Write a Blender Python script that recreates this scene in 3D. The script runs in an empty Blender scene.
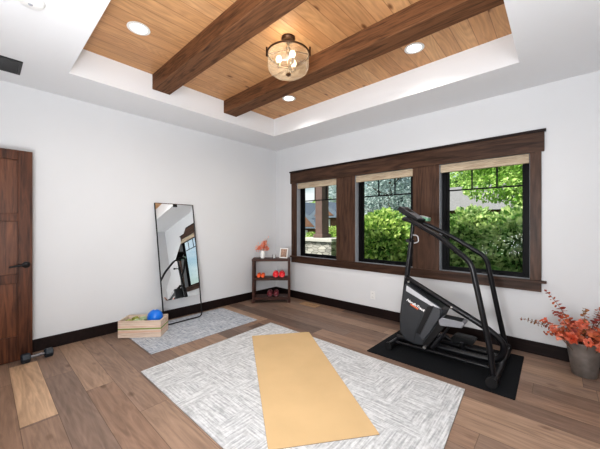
import bpy, bmesh, math, random
from mathutils import Vector, Matrix
random.seed(7)
S = bpy.context.scene
COL = S.collection
PI = math.pi

# ---------------------------------------------------------------- materials
MATS = {}
def new_mat(name):
    m = bpy.data.materials.new(name); m.use_nodes = True
    nt = m.node_tree
    b = nt.nodes['Principled BSDF']
    MATS[name] = m
    return m, nt, b

def plain(name, col, rough=.5, metal=0, spec=.5, noise=0, nscale=20, bump=0, bscale=80, emit=None, estr=0):
    m, nt, b = new_mat(name)
    N, L = nt.nodes, nt.links
    b.inputs['Base Color'].default_value = (*col, 1)
    b.inputs['Roughness'].default_value = rough
    b.inputs['Metallic'].default_value = metal
    b.inputs['Specular IOR Level'].default_value = spec
    tc = N.new('ShaderNodeTexCoord')
    if noise:
        n = N.new('ShaderNodeTexNoise'); n.inputs['Scale'].default_value = nscale; n.inputs['Detail'].default_value = 4
        L.new(tc.outputs['Object'], n.inputs['Vector'])
        r = N.new('ShaderNodeValToRGB')
        r.color_ramp.elements[0].position = .3; r.color_ramp.elements[1].position = .7
        r.color_ramp.elements[0].color = (*[c*(1-noise) for c in col], 1)
        r.color_ramp.elements[1].color = (*[min(1, c*(1+noise)) for c in col], 1)
        L.new(n.outputs['Fac'], r.inputs['Fac']); L.new(r.outputs['Color'], b.inputs['Base Color'])
    if bump:
        n = N.new('ShaderNodeTexNoise'); n.inputs['Scale'].default_value = bscale; n.inputs['Detail'].default_value = 3
        L.new(tc.outputs['Object'], n.inputs['Vector'])
        bp = N.new('ShaderNodeBump'); bp.inputs['Strength'].default_value = bump; bp.inputs['Distance'].default_value = .01
        L.new(n.outputs['Fac'], bp.inputs['Height']); L.new(bp.outputs['Normal'], b.inputs['Normal'])
    if emit:
        b.inputs['Emission Color'].default_value = (*emit, 1)
        b.inputs['Emission Strength'].default_value = estr
    return m

def wood(name, dark, light, axis='X', rough=.5, scale=1.0, knots=True, contrast=1.0):
    """stained wood: grain stretched along one object axis"""
    m, nt, b = new_mat(name)
    N, L = nt.nodes, nt.links
    tc = N.new('ShaderNodeTexCoord')
    mp = N.new('ShaderNodeMapping')
    s = [14*scale]*3; s['XYZ'.index(axis)] = 1.1*scale
    mp.inputs['Scale'].default_value = s
    L.new(tc.outputs['Object'], mp.inputs['Vector'])
    n1 = N.new('ShaderNodeTexNoise'); n1.inputs['Scale'].default_value = 1.4; n1.inputs['Detail'].default_value = 7; n1.inputs['Distortion'].default_value = 1.6
    L.new(mp.outputs['Vector'], n1.inputs['Vector'])
    n2 = N.new('ShaderNodeTexNoise'); n2.inputs['Scale'].default_value = 7; n2.inputs['Detail'].default_value = 3
    L.new(mp.outputs['Vector'], n2.inputs['Vector'])
    mx = N.new('ShaderNodeMath'); mx.operation = 'MULTIPLY_ADD'; mx.inputs[1].default_value = .3*contrast
    L.new(n2.outputs['Fac'], mx.inputs[0]); L.new(n1.outputs['Fac'], mx.inputs[2])
    r = N.new('ShaderNodeValToRGB')
    r.color_ramp.elements[0].position = .42; r.color_ramp.elements[0].color = (*dark, 1)
    r.color_ramp.elements[1].position = .85; r.color_ramp.elements[1].color = (*light, 1)
    L.new(mx.outputs[0], r.inputs['Fac'])
    out = r.outputs['Color']
    if knots:
        mk = N.new('ShaderNodeMapping'); ks = [5*scale]*3; ks['XYZ'.index(axis)] = 1.6*scale
        mk.inputs['Scale'].default_value = ks
        L.new(tc.outputs['Object'], mk.inputs['Vector'])
        v = N.new('ShaderNodeTexVoronoi'); v.inputs['Scale'].default_value = 1.0
        L.new(mk.outputs['Vector'], v.inputs['Vector'])
        kr = N.new('ShaderNodeValToRGB'); kr.color_ramp.elements[0].position = .05; kr.color_ramp.elements[1].position = .14
        kr.color_ramp.elements[0].color = (.35, .3, .28, 1); kr.color_ramp.elements[1].color = (1, 1, 1, 1)
        L.new(v.outputs['Distance'], kr.inputs['Fac'])
        mm = N.new('ShaderNodeMixRGB'); mm.blend_type = 'MULTIPLY'; mm.inputs['Fac'].default_value = .8
        L.new(out, mm.inputs[1]); L.new(kr.outputs['Color'], mm.inputs[2]); out = mm.outputs[0]
    L.new(out, b.inputs['Base Color'])
    b.inputs['Roughness'].default_value = rough; b.inputs['Specular IOR Level'].default_value = .25
    bp = N.new('ShaderNodeBump'); bp.inputs['Strength'].default_value = .15; bp.inputs['Distance'].default_value = .004
    L.new(mx.outputs[0], bp.inputs['Height']); L.new(bp.outputs['Normal'], b.inputs['Normal'])
    return m

def planks(name, width, length, along, x0, ramp, rough, gapcol, knots=0.0, graincon=.5, special=None, gap=.0016, spec=.4, ringw=.16):
    """boards laid along one axis; each board gets its own tone and grain"""
    m, nt, b = new_mat(name)
    N, L = nt.nodes, nt.links
    def M(op, a, c=None, d=None):
        n = N.new('ShaderNodeMath'); n.operation = op
        for i, v in enumerate((a, c, d)):
            if v is None: continue
            if isinstance(v, (int, float)): n.inputs[i].default_value = v
            else: L.new(v, n.inputs[i])
        return n.outputs[0]
    tc = N.new('ShaderNodeTexCoord'); sp = N.new('ShaderNodeSeparateXYZ'); L.new(tc.outputs['Object'], sp.inputs[0])
    u, w = (sp.outputs['X'], sp.outputs['Y']) if along == 'X' else (sp.outputs['Y'], sp.outputs['X'])
    wr = M('DIVIDE', M('SUBTRACT', w, x0), width)
    row = M('FLOOR', wr); fr = M('SUBTRACT', wr, row)
    wn = N.new('ShaderNodeTexWhiteNoise'); wn.noise_dimensions = '1D'; L.new(row, wn.inputs['W'])
    ur = M('DIVIDE', M('ADD', u, M('MULTIPLY', wn.outputs['Value'], length*3.7)), length)
    colm = M('FLOOR', ur); fu = M('SUBTRACT', ur, colm)
    cb = N.new('ShaderNodeCombineXYZ'); L.new(row, cb.inputs[0]); L.new(colm, cb.inputs[1])
    w2 = N.new('ShaderNodeTexWhiteNoise'); w2.noise_dimensions = '2D'; L.new(cb.outputs[0], w2.inputs['Vector'])
    idv = w2.outputs['Value']
    r = N.new('ShaderNodeValToRGB'); r.color_ramp.interpolation = 'LINEAR'
    els = r.color_ramp.elements
    while len(els) < len(ramp): els.new(.5)
    for i, c in enumerate(ramp):
        els[i].position = i/(len(ramp)-1); els[i].color = (*c, 1)
    L.new(idv, r.inputs['Fac'])
    # grain
    cg = N.new('ShaderNodeCombineXYZ')
    L.new(M('ADD', M('MULTIPLY', u, 1.3), M('MULTIPLY', idv, 37)), cg.inputs[0])
    L.new(M('MULTIPLY', w, 16), cg.inputs[1]); L.new(M('MULTIPLY', idv, 51), cg.inputs[2])
    ng = N.new('ShaderNodeTexNoise'); ng.inputs['Scale'].default_value = 1.5; ng.inputs['Detail'].default_value = 7; ng.inputs['Distortion'].default_value = 1.2
    ng.inputs['Roughness'].default_value = .6
    L.new(cg.outputs[0], ng.inputs['Vector'])
    # cathedral figure: rings of a smooth stretched field
    cc = N.new('ShaderNodeCombineXYZ')
    L.new(M('ADD', M('MULTIPLY', u, .9), M('MULTIPLY', idv, 19)), cc.inputs[0])
    L.new(M('MULTIPLY', w, 5.5), cc.inputs[1]); L.new(M('MULTIPLY', idv, 23), cc.inputs[2])
    nc = N.new('ShaderNodeTexNoise'); nc.inputs['Scale'].default_value = 1.0; nc.inputs['Detail'].default_value = 1
    L.new(cc.outputs[0], nc.inputs['Vector'])
    ring = M('MULTIPLY_ADD', M('SINE', M('MULTIPLY', nc.outputs['Fac'], 95)), .5, .5)
    g = M('MULTIPLY_ADD', ring, ringw, M('MULTIPLY', ng.outputs['Fac'], 1.0))
    gr = N.new('ShaderNodeMapRange'); gr.inputs['From Min'].default_value = .35; gr.inputs['From Max'].default_value = .9
    gr.inputs['To Min'].default_value = 1-graincon; gr.inputs['To Max'].default_value = 1+graincon*.6
    L.new(g, gr.inputs['Value'])
    base = r.outputs['Color']
    if special:
        (a0, a1, rw, colr) = special
        ms = M('MULTIPLY', M('MULTIPLY', M('GREATER_THAN', u, a0), M('LESS_THAN', u, a1)), M('COMPARE', row, rw, .1))
        mxs = N.new('ShaderNodeMixRGB'); L.new(ms, mxs.inputs['Fac']); L.new(base, mxs.inputs[1]); mxs.inputs[2].default_value = (*colr, 1)
        base = mxs.outputs[0]
    mv = N.new('ShaderNodeVectorMath'); mv.operation = 'MULTIPLY'
    L.new(base, mv.inputs[0])
    cv = N.new('ShaderNodeCombineXYZ')
    for i in range(3): L.new(gr.outputs['Result'], cv.inputs[i])
    L.new(cv.outputs[0], mv.inputs[1])
    out = mv.outputs[0]
    if knots:
        ck = N.new('ShaderNodeCombineXYZ')
        L.new(M('MULTIPLY', u, 3.2), ck.inputs[0]); L.new(M('MULTIPLY', w, 6.5), ck.inputs[1]); L.new(M('MULTIPLY', idv, 7), ck.inputs[2])
        v = N.new('ShaderNodeTexVoronoi'); L.new(ck.outputs[0], v.inputs['Vector']); v.inputs['Scale'].default_value = 1.0
        kr = N.new('ShaderNodeValToRGB'); kr.color_ramp.elements[0].position = .06; kr.color_ramp.elements[1].position = .17
        kr.color_ramp.elements[0].color = (.28, .2, .16, 1); kr.color_ramp.elements[1].color = (1, 1, 1, 1)
        L.new(v.outputs['Distance'], kr.inputs['Fac'])
        mm = N.new('ShaderNodeMixRGB'); mm.blend_type = 'MULTIPLY'; mm.inputs['Fac'].default_value = knots
        L.new(out, mm.inputs[1]); L.new(kr.outputs['Color'], mm.inputs[2]); out = mm.outputs[0]
    # joints
    ew = M('MULTIPLY', M('MINIMUM', fr, M('SUBTRACT', 1, fr)), width)
    eu = M('MULTIPLY', M('MINIMUM', fu, M('SUBTRACT', 1, fu)), length)
    gp = M('LESS_THAN', M('MINIMUM', ew, eu), gap)
    if special:
        e2 = M('MULTIPLY', M('LESS_THAN', M('MINIMUM', M('ABSOLUTE', M('SUBTRACT', u, a0)), M('ABSOLUTE', M('SUBTRACT', u, a1))), gap), M('COMPARE', row, rw, .1))
        inside = M('MULTIPLY', ms, M('GREATER_THAN', ew, gap))
        gp = M('MAXIMUM', M('MULTIPLY', gp, M('SUBTRACT', 1, inside)), e2)
    mg = N.new('ShaderNodeMixRGB'); L.new(M('MULTIPLY', gp, .6), mg.inputs['Fac']); L.new(out, mg.inputs[1]); mg.inputs[2].default_value = (*gapcol, 1)
    L.new(mg.outputs[0], b.inputs['Base Color'])
    b.inputs['Roughness'].default_value = rough
    b.inputs['Specular IOR Level'].default_value = spec
    bp = N.new('ShaderNodeBump'); bp.inputs['Strength'].default_value = .12; bp.inputs['Distance'].default_value = .003
    L.new(g, bp.inputs['Height']); L.new(bp.outputs['Normal'], b.inputs['Normal'])
    return m

def rug_mat(name, a, bcol, speckle, broken):
    m, nt, b = new_mat(name)
    N, L = nt.nodes, nt.links
    tc = N.new('ShaderNodeTexCoord')
    def noise(sc, s, det=3, dist=0):
        mp = N.new('ShaderNodeMapping'); mp.inputs['Scale'].default_value = sc; L.new(tc.outputs['Object'], mp.inputs[0])
        n = N.new('ShaderNodeTexNoise'); n.inputs['Scale'].default_value = s; n.inputs['Detail'].default_value = det; n.inputs['Distortion'].default_value = dist
        L.new(mp.outputs[0], n.inputs['Vector']); return n.outputs['Fac']
    def ramp(f, p0, p1, c0=(0, 0, 0), c1=(1, 1, 1)):
        r = N.new('ShaderNodeValToRGB'); r.color_ramp.elements[0].position = p0; r.color_ramp.elements[1].position = p1
        r.color_ramp.elements[0].color = (*c0, 1); r.color_ramp.elements[1].color = (*c1, 1); L.new(f, r.inputs['Fac']); return r.outputs['Color']
    h1 = ramp(noise((5, 75, 1), 1.0, 3), .36, .64)       # dashes along x
    h2 = ramp(noise((75, 5, 1), 1.0, 3), .36, .64)       # dashes along y
    blk = ramp(noise((1, 1, 1), broken, 0), .47, .53)      # patches in which one direction rules
    mx = N.new('ShaderNodeMixRGB'); L.new(blk, mx.inputs[0]); L.new(h1, mx.inputs[1]); L.new(h2, mx.inputs[2])
    fine = ramp(noise((1, 1, 1), speckle, 5), .35, .65)
    mz = N.new('ShaderNodeMixRGB'); mz.inputs[0].default_value = .35; L.new(mx.outputs[0], mz.inputs[1]); L.new(fine, mz.inputs[2])
    cr = N.new('ShaderNodeValToRGB'); e = cr.color_ramp.elements
    e[0].position = .1; e[0].color = (*a, 1); e[1].position = .85; e[1].color = (*bcol, 1)
    L.new(mz.outputs[0], cr.inputs['Fac']); L.new(cr.outputs['Color'], b.inputs['Base Color'])
    b.inputs['Roughness'].default_value = .95; b.inputs['Specular IOR Level'].default_value = .1
    bp = N.new('ShaderNodeBump'); bp.inputs['Strength'].default_value = .5; bp.inputs['Distance'].default_value = .006
    L.new(mz.outputs[0], bp.inputs['Height']); L.new(bp.outputs['Normal'], b.inputs['Normal'])
    return m

def glass_mat(name, tint=(1, 1, 1), refl=.08):
    m = bpy.data.materials.new(name); m.use_nodes = True; nt = m.node_tree; N, L = nt.nodes, nt.links
    N.remove(N['Principled BSDF'])
    t = N.new('ShaderNodeBsdfTransparent'); t.inputs[0].default_value = (*tint, 1)
    g = N.new('ShaderNodeBsdfGlossy'); g.inputs['Roughness'].default_value = .02
    fr = N.new('ShaderNodeFresnel'); fr.inputs[0].default_value = 1.35
    mm = N.new('ShaderNodeMath'); mm.operation = 'MULTIPLY'; mm.inputs[1].default_value = refl*10
    L.new(fr.outputs[0], mm.inputs[0])
    mx = N.new('ShaderNodeMixShader'); L.new(mm.outputs[0], mx.inputs[0]); L.new(t.outputs[0], mx.inputs[1]); L.new(g.outputs[0], mx.inputs[2])
    L.new(mx.outputs[0], N['Material Output'].inputs[0]); return m

def leaf_mat(name, c1, c2, trans=.35):
    m, nt, b = new_mat(name); N, L = nt.nodes, nt.links
    tc = N.new('ShaderNodeTexCoord')
    n = N.new('ShaderNodeTexNoise'); n.inputs['Scale'].default_value = 9; n.inputs['Detail'].default_value = 5
    L.new(tc.outputs['Object'], n.inputs['Vector'])
    r = N.new('ShaderNodeValToRGB'); r.color_ramp.elements[0].position = .40; r.color_ramp.elements[1].position = .60
    r.color_ramp.elements[0].color = (*c1, 1); r.color_ramp.elements[1].color = (*c2, 1)
    L.new(n.outputs['Fac'], r.inputs['Fac']); L.new(r.outputs[0], b.inputs['Base Color'])
    b.inputs['Roughness'].default_value = .45
    tr = N.new('ShaderNodeBsdfTranslucent'); L.new(r.outputs[0], tr.inputs[0])
    mx = N.new('ShaderNodeMixShader'); mx.inputs[0].default_value = trans
    L.new(b.outputs[0], mx.inputs[1]); L.new(tr.outputs[0], mx.inputs[2]); L.new(mx.outputs[0], N['Material Output'].inputs[0])
    return m

WALL = plain('wall_paint', (.64, .648, .66), .9, spec=.12, noise=.012, nscale=1.5, bump=.03, bscale=220)
CEIL = plain('ceiling_paint', (.75, .76, .775), .92, spec=.15, bump=.02, bscale=200)
TRIM = wood('dark_trim', (.022, .011, .007), (.090, .048, .031), 'X', .42)
TRIMV = wood('dark_trim_vertical', (.026, .013, .008), (.105, .056, .036), 'Z', .42)
BASE = wood('espresso_baseboard', (.008, .005, .005), (.02, .011, .010), 'X', .45, knots=False)
DOORW = wood('alder_door', (.020, .007, .004), (.135, .050, .024), 'Z', .45)
DOORP = wood('alder_panel', (.035, .013, .007), (.18, .07, .034), 'Z', .42)
BEAM = wood('dark_beam', (.020, .009, .005), (.17, .080, .038), 'X', .7, scale=1.3, contrast=1.8)
SHELFW = wood('walnut_shelf', (.024, .009, .007), (.085, .034, .022), 'X', .45, knots=False)
CRATEW = wood('pine_crate', (.50, .37, .29), (.74, .63, .53), 'X', .7, scale=1.5, knots=False)
FLOOR = planks('oak_floor', .195, 1.75, 'X', -3.64,
               [(.15, .105, .085), (.29, .185, .13), (.35, .235, .17), (.235, .165, .13), (.40, .27, .19), (.30, .205, .155)],
               .42, (.04, .025, .018), knots=.5, graincon=.34, special=(.29, 1.46, 0, (.60, .41, .27)), spec=.3, ringw=.10)
CEDAR = planks('cedar_ceiling', .142, 3.9, 'Y', .66,
               [(.50, .27, .125), (.58, .33, .16), (.46, .24, .11), (.62, .37, .19), (.55, .30, .145)],
               .5, (.16, .07, .03), knots=.9, graincon=.26, gap=.0028)
RUG = rug_mat('ivory_grey_rug', (.37, .38, .39), (.66, .665, .67), 45, 3.2)
RUG2 = rug_mat('blue_grey_rug', (.27, .30, .35), (.56, .58, .61), 30, 9)
RUGEDGE = plain('rug_edge', (.22, .21, .20), .95)
BLACKM = plain('black_metal', (.008, .008, .009), .38, spec=.35)
BLACKT = plain('black_tube', (.009, .009, .011), .32, spec=.35)
BLACKP = plain('black_plastic', (.009, .009, .010), .5, spec=.35)
GREYP = plain('charcoal_shroud', (.028, .031, .036), .45, noise=.05)
GREYP2 = plain('slate_shroud', (.050, .053, .060), .5)
SILVERP = plain('silver_plastic', (.22, .225, .245), .4, metal=.2)
STRIPE = plain('pale_stripe', (.46, .47, .49), .45)
WHITEINK = plain('white_lettering', (.85, .85, .85), .5)
ORANGEINK = plain('orange_lettering', (.75, .16, .05), .5)
SCREEN = plain('console_face', (.22, .23, .25), .25)
GREENP = plain('pale_green_plastic', (.22, .45, .30), .4)
RUBBER = plain('rubber_mat', (.009, .010, .012), .8, spec=.2, bump=.2, bscale=150)
BUMPER = plain('rubber_head', (.020, .028, .038), .55)
WHITEP = plain('white_plastic', (.72, .72, .71), .4)
WINBLACK = plain('black_window_frame', (.004, .004, .005), .5, spec=.15)
JAMB = plain('grey_jamb', (.33, .345, .37), .6)
SHADE = wood('linen_shade', (.33, .26, .19), (.52, .44, .33), 'X', .9, scale=3, knots=False)
CHROME = plain('brushed_steel', (.6, .6, .6), .3, metal=1)
DSTEEL = plain('dark_steel', (.16, .16, .17), .35, metal=.8)
BRONZE = plain('oil_bronze', (.10, .055, .03), .4, metal=.7)
PEWTER = plain('pewter', (.27, .25, .235), .45, metal=.55, noise=.25, nscale=10, bump=.3, bscale=16)
CERAMIC = plain('white_ceramic', (.82, .82, .80), .3)
STEM = plain('brown_stem', (.16, .07, .03), .7)
YOGA = plain('tan_yoga_mat', (.60, .425, .235), .85, spec=.2, noise=.05, nscale=2.5, bump=.25, bscale=260)
YOGAE = plain('mat_underside', (.12, .08, .045), .9)
MIRROR = plain('mirror_glass', (.88, .90, .90), .005, metal=1)
GLASS = glass_mat('window_glass', (.97, .99, .98), .007)
FROST = None
RED = plain('red_neoprene', (.72, .02, .03), .3)
DRED = plain('dark_red_neoprene', (.12, .012, .02), .4)
ORANGE = plain('orange_neoprene', (.85, .13, .03), .35)
OLIVE = plain('olive_neoprene', (.28, .30, .07), .4)
LGREEN = plain('pale_green_neoprene', (.42, .50, .30), .4)
BLUE = plain('blue_ball', (.01, .16, .62), .28)
TOWEL = plain('grey_towel', (.25, .24, .22), .95)
EUC = leaf_mat('russet_leaves', (.25, .035, .025), (.60, .17, .07), .2)
EUCG = leaf_mat('olive_leaves', (.22, .13, .05), (.42, .14, .06), .2)
CORAL = leaf_mat('coral_blossom', (.72, .16, .08), (.92, .42, .30), .25)
PEACH = leaf_mat('peach_blossom', (.86, .26, .14), (.95, .56, .42), .3)
LEAF1 = leaf_mat('bright_leaves', (.16, .33, .06), (.74, .84, .32))
LEAF2 = leaf_mat('mid_leaves', (.14, .29, .07), (.66, .76, .36))
LEAF3 = leaf_mat('tree_leaves', (.22, .42, .08), (.62, .78, .28))
LEAF4 = leaf_mat('silver_needles', (.22, .31, .30), (.66, .74, .74))
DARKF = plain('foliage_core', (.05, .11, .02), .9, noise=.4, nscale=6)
BARK = plain('tree_bark', (.12, .085, .06), .9, noise=.3, nscale=12)
STONE = None
ROOFM = plain('shingle_roof', (.20, .195, .20), .9, noise=.15, nscale=14)
ROOFB = plain('blue_shingle', (.13, .16, .21), .9, noise=.15, nscale=14)
SIDING = plain('brown_siding', (.16, .08, .05), .8, noise=.2, nscale=5)
PILW = plain('stained_pillar', (.13, .08, .07), .7, noise=.12, nscale=6)
GRASS = plain('lawn', (.06, .12, .03), .95, noise=.3, nscale=8)

def stone_mat():
    m, nt, b = new_mat('stacked_stone'); N, L = nt.nodes, nt.links
    tc = N.new('ShaderNodeTexCoord'); mp = N.new('ShaderNodeMapping'); mp.inputs['Scale'].default_value = (6, 6, 15); L.new(tc.outputs['Object'], mp.inputs[0])
    v = N.new('ShaderNodeTexVoronoi'); v.feature = 'DISTANCE_TO_EDGE'; L.new(mp.outputs[0], v.inputs['Vector']); v.inputs['Scale'].default_value = 1
    v2 = N.new('ShaderNodeTexVoronoi'); L.new(mp.outputs[0], v2.inputs['Vector']); v2.inputs['Scale'].default_value = 1
    r = N.new('ShaderNodeValToRGB'); r.color_ramp.elements[0].color = (.20, .19, .18, 1); r.color_ramp.elements[1].color = (.50, .47, .43, 1)
    L.new(v2.outputs['Color'], r.inputs['Fac'])
    r2 = N.new('ShaderNodeValToRGB'); r2.color_ramp.elements[0].position = .02; r2.color_ramp.elements[1].position = .07
    r2.color_ramp.elements[0].color = (.25, .25, .25, 1)
    L.new(v.outputs['Distance'], r2.inputs['Fac'])
    mm = N.new('ShaderNodeMixRGB'); mm.blend_type = 'MULTIPLY'; mm.inputs[0].default_value = 1; L.new(r.outputs[0], mm.inputs[1]); L.new(r2.outputs[0], mm.inputs[2])
    L.new(mm.outputs[0], b.inputs['Base Color']); b.inputs['Roughness'].default_value = .9
    return m
STONE = stone_mat()

def crate_mat(base):
    """pine with one green painted band and faint pink streaks round the box"""
    m = base.copy(); m.name = 'striped_pine'; nt = m.node_tree; N, L = nt.nodes, nt.links
    b = N['Principled BSDF']; src = b.inputs['Base Color'].links[0].from_socket
    tc = N.new('ShaderNodeTexCoord'); sp = N.new('ShaderNodeSeparateXYZ'); L.new(tc.outputs['Object'], sp.inputs[0])
    def band(z0, z1, prev, col, f):
        c = N.new('ShaderNodeMath'); c.operation = 'COMPARE'; c.inputs[1].default_value = (z0+z1)/2; c.inputs[2].default_value = (z1-z0)/2
        L.new(sp.outputs['Z'], c.inputs[0])
        k = N.new('ShaderNodeMath'); k.operation = 'MULTIPLY'; k.inputs[1].default_value = f; L.new(c.outputs[0], k.inputs[0])
        x = N.new('ShaderNodeMixRGB'); L.new(k.outputs[0], x.inputs[0]); L.new(prev, x.inputs[1]); x.inputs[2].default_value = (*col, 1); return x.outputs[0]
    o = band(.093, .110, src, (.19, .27, .05), .9)
    o = band(.122, .135, o, (.62, .25, .16), .35)
    o = band(.060, .080, o, (.62, .25, .16), .35)
    L.new(o, b.inputs['Base Color']); return m
CRATES = crate_mat(CRATEW)

def seeded_glass():
    m = bpy.data.materials.new('seeded_glass'); m.use_nodes = True; nt = m.node_tree; N, L = nt.nodes, nt.links
    N.remove(N['Principled BSDF'])
    tc = N.new('ShaderNodeTexCoord'); v = N.new('ShaderNodeTexNoise'); v.inputs['Scale'].default_value = 45; v.inputs['Detail'].default_value = 3
    L.new(tc.outputs['Object'], v.inputs['Vector'])
    t = N.new('ShaderNodeBsdfTransparent'); t.inputs[0].default_value = (.97, .96, .93, 1)
    tl = N.new('ShaderNodeBsdfTranslucent'); tl.inputs[0].default_value = (.92, .90, .84, 1)
    df = N.new('ShaderNodeBsdfGlossy'); df.inputs[0].default_value = (.9, .88, .82, 1); df.inputs['Roughness'].default_value = .2
    r = N.new('ShaderNodeMapRange'); r.inputs['From Min'].default_value = .35; r.inputs['From Max'].default_value = .65; r.inputs['To Min'].default_value = .12; r.inputs['To Max'].default_value = .26
    L.new(v.outputs['Fac'], r.inputs[0])
    m1 = N.new('ShaderNodeMixShader'); L.new(r.outputs[0], m1.inputs[0]); L.new(t.outputs[0], m1.inputs[1]); L.new(tl.outputs[0], m1.inputs[2])
    m2 = N.new('ShaderNodeMixShader'); m2.inputs[0].default_value = .1; L.new(m1.outputs[0], m2.inputs[1]); L.new(df.outputs[0], m2.inputs[2])
    L.new(m2.outputs[0], N['Material Output'].inputs[0]); return m
FROST = seeded_glass()

def emis(name, col, s):
    m = bpy.data.materials.new(name); m.use_nodes = True; nt = m.node_tree
    nt.nodes.remove(nt.nodes['Principled BSDF']); e = nt.nodes.new('ShaderNodeEmission'); e.inputs[0].default_value = (*col, 1); e.inputs[1].default_value = s
    nt.links.new(e.outputs[0], nt.nodes['Material Output'].inputs[0]); return m
LENS = emis('lit_lens', (1, .95, .86), 5)
BULB = emis('lit_bulb', (1, .88, .68), 3)

# ---------------------------------------------------------------- mesh helpers
class MB:
    def __init__(self): self.bm = bmesh.new()
    def box(self, x0, y0, z0, x1, y1, z1, M=None):
        x0, x1 = sorted((x0, x1)); y0, y1 = sorted((y0, y1)); z0, z1 = sorted((z0, z1))
        vs = [Vector(p) for p in ((x0,y0,z0),(x1,y0,z0),(x1,y1,z0),(x0,y1,z0),(x0,y0,z1),(x1,y0,z1),(x1,y1,z1),(x0,y1,z1))]
        if M: vs = [M @ v for v in vs]
        v = [self.bm.verts.new(p) for p in vs]
        for f in ((0,3,2,1),(4,5,6,7),(0,1,5,4),(1,2,6,5),(2,3,7,6),(3,0,4,7)): self.bm.faces.new([v[i] for i in f])
        return self
    def prism(self, pts, off):
        """closed polygon pts (3D) extruded by the vector off"""
        off = Vector(off); a = [self.bm.verts.new(p) for p in pts]; b = [self.bm.verts.new(Vector(p)+off) for p in pts]
        n = len(pts); self.bm.faces.new(a); self.bm.faces.new(b[::-1])
        for i in range(n): self.bm.faces.new((a[i], b[i], b[(i+1) % n], a[(i+1) % n]))
        return self
    def tube(self, pts, r, seg=12, cap=True, closed=False, sq=None):
        pts = [Vector(p) for p in pts]; n = len(pts); rings = []
        rr = r if isinstance(r, (list, tuple)) else [r]*n
        up = None
        for i, p in enumerate(pts):
            if closed: t = (pts[(i+1) % n]-pts[i-1])
            elif i == 0: t = pts[1]-p
            elif i == n-1: t = p-pts[i-1]
            else: t = (pts[i+1]-p).normalized()+(p-pts[i-1]).normalized()
            t.normalize()
            if up is None:
                up = Vector((0, 0, 1)) if abs(t.z) < .9 else Vector((0, 1, 0))
            s = t.cross(up).normalized(); u = s.cross(t).normalized(); up = u
            ring = []
            for k in range(seg):
                a = 2*PI*k/seg + (PI/4 if seg == 4 else 0)
                ring.append(self.bm.verts.new(p + rr[i]*(math.cos(a)*s+math.sin(a)*u)))
            rings.append(ring)
        m = n if closed else n-1
        for i in range(m):
            A, B = rings[i], rings[(i+1) % n]
            for k in range(seg): self.bm.faces.new((A[k], A[(k+1) % seg], B[(k+1) % seg], B[k]))
        if cap and not closed:
            self.bm.faces.new(rings[0][::-1]); self.bm.faces.new(rings[-1])
        return self
    def lathe(self, prof, c=(0, 0, 0), seg=28, M=None):
        c = Vector(c); rings = []
        for (r, z) in prof:
            if r < 1e-6:
                p = Vector((0, 0, z)); p = (M @ p if M else p)+c; rings.append([self.bm.verts.new(p)])
            else:
                ring = []
                for k in range(seg):
                    a = 2*PI*k/seg; p = Vector((r*math.cos(a), r*math.sin(a), z)); p = (M @ p if M else p)+c
                    ring.append(self.bm.verts.new(p))
                rings.append(ring)
        for A, B in zip(rings, rings[1:]):
            for k in range(seg):
                k2 = (k+1) % seg
                if len(A) == 1 and len(B) == 1: continue
                if len(A) == 1: self.bm.faces.new((A[0], B[k], B[k2]))
                elif len(B) == 1: self.bm.faces.new((A[k], A[k2], B[0]))
                else: self.bm.faces.new((A[k], A[k2], B[k2], B[k]))
        return self
    def quad(self, pts): self.bm.faces.new([self.bm.verts.new(p) for p in pts]); return self
    def build(self, name, mat, parent=None, org=(0, 0, 0), smooth=False, bevel=0, bseg=2):
        org = Vector(org)
        if org.length: bmesh.ops.translate(self.bm, verts=self.bm.verts, vec=-org)
        bmesh.ops.recalc_face_normals(self.bm, faces=self.bm.faces)
        me = bpy.data.meshes.new(name); self.bm.to_mesh(me); self.bm.free()
        me.materials.append(mat)
        o = bpy.data.objects.new(name, me); COL.objects.link(o)
        if smooth:
            for p in me.polygons: p.use_smooth = True
            me.set_sharp_from_angle(angle=math.radians(smooth if smooth is not True else 40))
        if parent: o.parent = parent
        else: o.location = org
        if bevel:
            b = o.modifiers.new('bevel', 'BEVEL'); b.width = bevel; b.segments = bseg; b.limit_method = 'ANGLE'; b.angle_limit = math.radians(40)
        return o

def tag(o, label=None, cat=None, group=None, kind=None):
    if label: o['label'] = label
    if cat: o['category'] = cat
    if group: o['group'] = group
    if kind: o['kind'] = kind
    return o
def struct(o): o['kind'] = 'structure'; return o
def empty(name, loc, label=None, cat=None, group=None, rz=0):
    o = bpy.data.objects.new(name, None); o.empty_display_size = .1; COL.objects.link(o)
    o.location = loc; o.rotation_euler = (0, 0, rz); return tag(o, label, cat, group)
def copy_tree(o, parent=None):
    c = o.copy(); COL.objects.link(c); c.parent = parent
    for ch in [x for x in bpy.data.objects if x.parent == o]: copy_tree(ch, c)
    return c
def arc(p0, p1, p2, n=6):
    """quadratic bend through a corner p1"""
    p0, p1, p2 = map(Vector, (p0, p1, p2))
    return [(1-t)**2*p0+2*t*(1-t)*p1+t*t*p2 for t in [i/n for i in range(n+1)]]
def rounded(pts, d, closed=False, n=5):
    """polyline with its corners rounded over distance d"""
    pts = [Vector(p) for p in pts]; out = []
    N_ = len(pts)
    for i in range(N_):
        if not closed and i in (0, N_-1): out.append(pts[i]); continue
        a, b, c = pts[i-1], pts[i], pts[(i+1) % N_]
        d1 = min(d, (a-b).length*.48); d2 = min(d, (c-b).length*.48)
        out += arc(b+(a-b).normalized()*d1, b, b+(c-b).normalized()*d2, n)
    return out

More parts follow.
